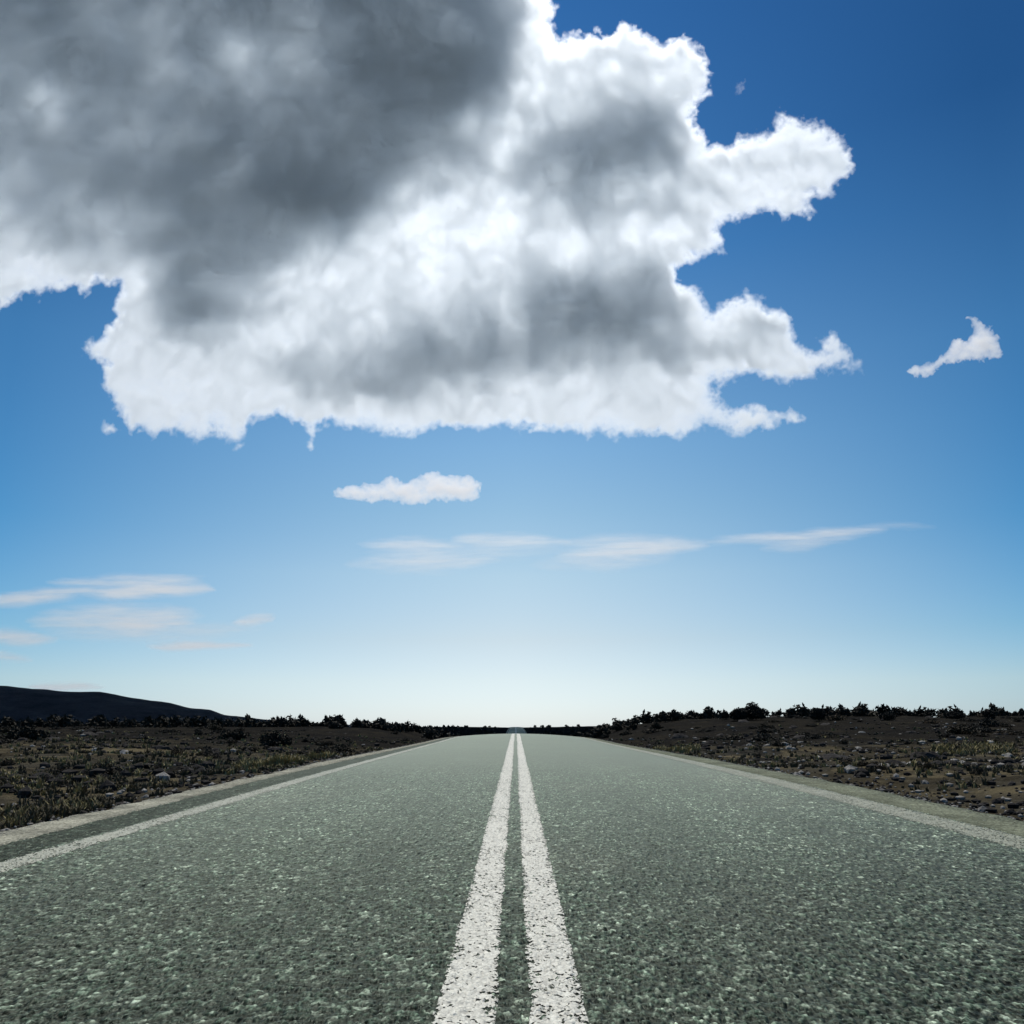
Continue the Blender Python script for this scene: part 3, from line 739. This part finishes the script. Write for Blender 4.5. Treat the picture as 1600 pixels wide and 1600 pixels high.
# the middle, beyond the crest, and the far rim of the plain: scrub that reads as one dark line
def far_scrub():
    r = np.random.default_rng(77); VV, FF, off = [], [], 0
    for k in range(2200):
        y = math.exp(r.uniform(math.log(100), math.log(700))); x = r.uniform(-.68, .68) * y
        if abs(x) < 6.0: continue
        V, F = SHAPES[k % len(SHAPES)]; s = r.uniform(1.0, 2.4) + .0016 * y
        a = r.uniform(0, 6.28); c, q = math.cos(a), math.sin(a)
        P = V * s; P = np.stack([P[:, 0] * c - P[:, 1] * q, P[:, 0] * q + P[:, 1] * c, P[:, 2]], -1) + [x, y, float(ground_z(x, y))]
        VV.append(P); FF.append(F + off); off += len(P)
    o = mesh_np("undergrowth", np.concatenate(VV), np.concatenate(FF), scrub_mat, smooth=False)
    tag(o, "far dark scrub covering the plain out to the horizon", kind="stuff")
SHAPES = [shrub_geo(900 + k, 1.0, .62, 150, .12, .08)[:2] for k in range(6)]
far_scrub()

# ---------------------------------------------------------------- grass tussocks and loose stones
def grass():
    r = np.random.default_rng(5); VV, FF, MI, off = [], [], [], 0
    def tuft(x, y, hgt, n, m):
        nonlocal off
        z = float(ground_z(x, y)); a = r.uniform(0, 2 * math.pi, n); lean = r.uniform(.1, .8, n) * hgt; h = hgt * r.uniform(.5, 1.1, n); w = .006 + .0006 * y
        bx, by = x + r.normal(0, hgt * .22, n), y + r.normal(0, hgt * .22, n); tx, ty = bx + np.cos(a) * lean, by + np.sin(a) * lean
        sx, sy = -np.sin(a) * w, np.cos(a) * w
        mx, my = bx * .6 + tx * .4, by * .6 + ty * .4
        V = np.stack([np.stack([bx - sx, by - sy, np.full(n, z - .02)], -1), np.stack([bx + sx, by + sy, np.full(n, z - .02)], -1),
                      np.stack([mx + sx * .7, my + sy * .7, z + h * .62], -1), np.stack([mx - sx * .7, my - sy * .7, z + h * .62], -1), np.stack([tx, ty, z + h], -1)], 1).reshape(-1, 3)
        i = off + np.arange(n) * 5
        FF.append(np.stack([i, i + 1, i + 2, i + 3], -1)); TT.append(np.stack([i + 3, i + 2, i + 4], -1)); MI.append(np.full(n, m)); off += n * 5; VV.append(V)
    TT = []
    def field(side, count, y0, y1, x0, seed, straw, lo):
        made = 0
        while made < count:
            y = math.exp(r.uniform(math.log(y0), math.log(y1))); xm = .62 * y + 1.5
            if xm <= x0: continue
            x = side * r.uniform(x0, xm)
            f = float(fbm(np.float64(x / 3.4), np.float64(y / 3.4), octv=3, seed=seed))
            if f < lo + r.uniform(-.1, .12): continue
            m = 0 if (r.uniform() < straw and f > lo + .1) else 1
            tuft(x, y, r.uniform(.05, .15), int(r.integers(8, 15)), m); made += 1
    field(-1, 2600, 6.5, 60, 4.8, 811, .38, -.02)
    field(1, 700, 15, 60, 5.2, 812, .40, .12)
    for side, cnt, seed in ((-1, 520, 831), (1, 150, 832)):      # wider clumps out to the scrub belt
        made = 0
        while made < cnt:
            y = math.exp(r.uniform(math.log(16), math.log(70))); x = side * r.uniform(6.5, .62 * y + 1.5)
            f = float(fbm(np.float64(x / 6.0), np.float64(y / 6.0), octv=3, seed=seed))
            if f < r.uniform(-.12, .15): continue
            tuft(x, y, r.uniform(.07, .19), 12, 0 if r.uniform() < .45 else 1); made += 1
    for px, y in ((448, 24), (452, 24.6), (462, 24.4), (505, 30), (428, 23.6), (392, 21)):
        for q in range(14):
            x = X_at(px, y) + r.normal(0, .22); tuft(x, y + r.normal(0, .2), r.uniform(.15, .3), 14, 0)
    for q in range(150):                       # the straw coloured bank among the pale rocks
        y = r.normal(33, 1.6); tuft(X_at(r.uniform(1455, 1580), y), y, r.uniform(.15, .32), 14, int(r.uniform() < .25))
    for q in range(60):
        y = r.normal(38, 1.5); tuft(X_at(r.uniform(1020, 1090), y), y, r.uniform(.12, .28), 12, int(r.uniform() < .3))
    o = mesh_np("dry_grass", np.concatenate(VV), [np.concatenate(FF), np.concatenate(TT)], [straw_mat, dull_mat], smooth=False, matidx=np.concatenate(MI + MI))
    tag(o, "dry straw coloured grass tufts scattered over the dark soil", kind="stuff")
grass()

def gravel():
    r = np.random.default_rng(8); VV, FF, MI, off = [], [], [], 0
    base = []
    for k in range(5):
        bm = bmesh.new(); bmesh.ops.create_icosphere(bm, subdivisions=1, radius=.5); bm.verts.ensure_lookup_table()
        P = np.array([v.co[:] for v in bm.verts]) * (1 + r.normal(0, .16, (len(bm.verts), 1))); base.append((P * [1, .8, .6], np.array([[v.index for v in f.verts] for f in bm.faces]))); bm.free()
    def stone(x, y, s, m, z=None):
        nonlocal off
        P, F = base[int(r.integers(5))]; a = r.uniform(0, 6.28); c, q = math.cos(a), math.sin(a)
        P = P * s; P = np.stack([P[:, 0] * c - P[:, 1] * q, P[:, 0] * q + P[:, 1] * c, P[:, 2]], -1) + [x, y, (float(ground_z(x, y)) if z is None else z) + s * .12]
        VV.append(P); FF.append(F + off); MI.append(np.full(len(F), m)); off += len(P)
    for k in range(5200):
        y = math.exp(r.uniform(math.log(6), math.log(48))); side = -1 if r.uniform() < .5 else 1
        x0 = 4.5 if side < 0 else 5.0; xm = .62 * y + 1.5
        if xm < x0: continue
        x = side * (x0 + (xm - x0) * r.uniform() ** 1.5)
        stone(x, y, .03 + .12 * r.uniform() ** 3 + .0006 * y, 0 if r.uniform() < .72 else 1)
    for k in range(3600):                      # rubble farther out, dark lava and a few pale lumps
        y = math.exp(r.uniform(math.log(13), math.log(75))); side = -1 if r.uniform() < .42 else 1
        xm = .62 * y + 1.5
        if xm < 6.5: continue
        x = side * r.uniform(6.5, xm)
        if float(fbm(np.float64(x / 5.0), np.float64(y / 5.0), octv=3, seed=820)) < r.uniform(-.25, .2): continue
        stone(x, y, .07 + .30 * r.uniform() ** 2.2, 0 if r.uniform() < (.96 if side < 0 else .76) else 1)
    for k in range(2400):
        y = math.exp(r.uniform(math.log(5), math.log(60)))
        x = r.normal(LSH[1] - .02, .09) if r.uniform() < .5 else r.normal(RSH[1] - .03, .13)
        if -4.1 < x < 4.3: continue
        stone(x, y, r.uniform(.012, .04) + .0005 * y, 1 if r.uniform() < .6 else 0, float(road_z(y) + crown(x, y)))
    o = mesh_np("gravel", np.concatenate(VV), np.concatenate(FF), [lava_mat, pale_mat], smooth=False, matidx=np.concatenate(MI))
    tag(o, "loose dark and pale stones strewn along the road's verges", kind="stuff")
gravel()

SC.cycles.volume_bounces = 12
SC.cycles.max_bounces = 16
SC.cycles.use_denoising = True
SC.view_settings.view_transform = 'Standard'
SC.view_settings.look = 'None'
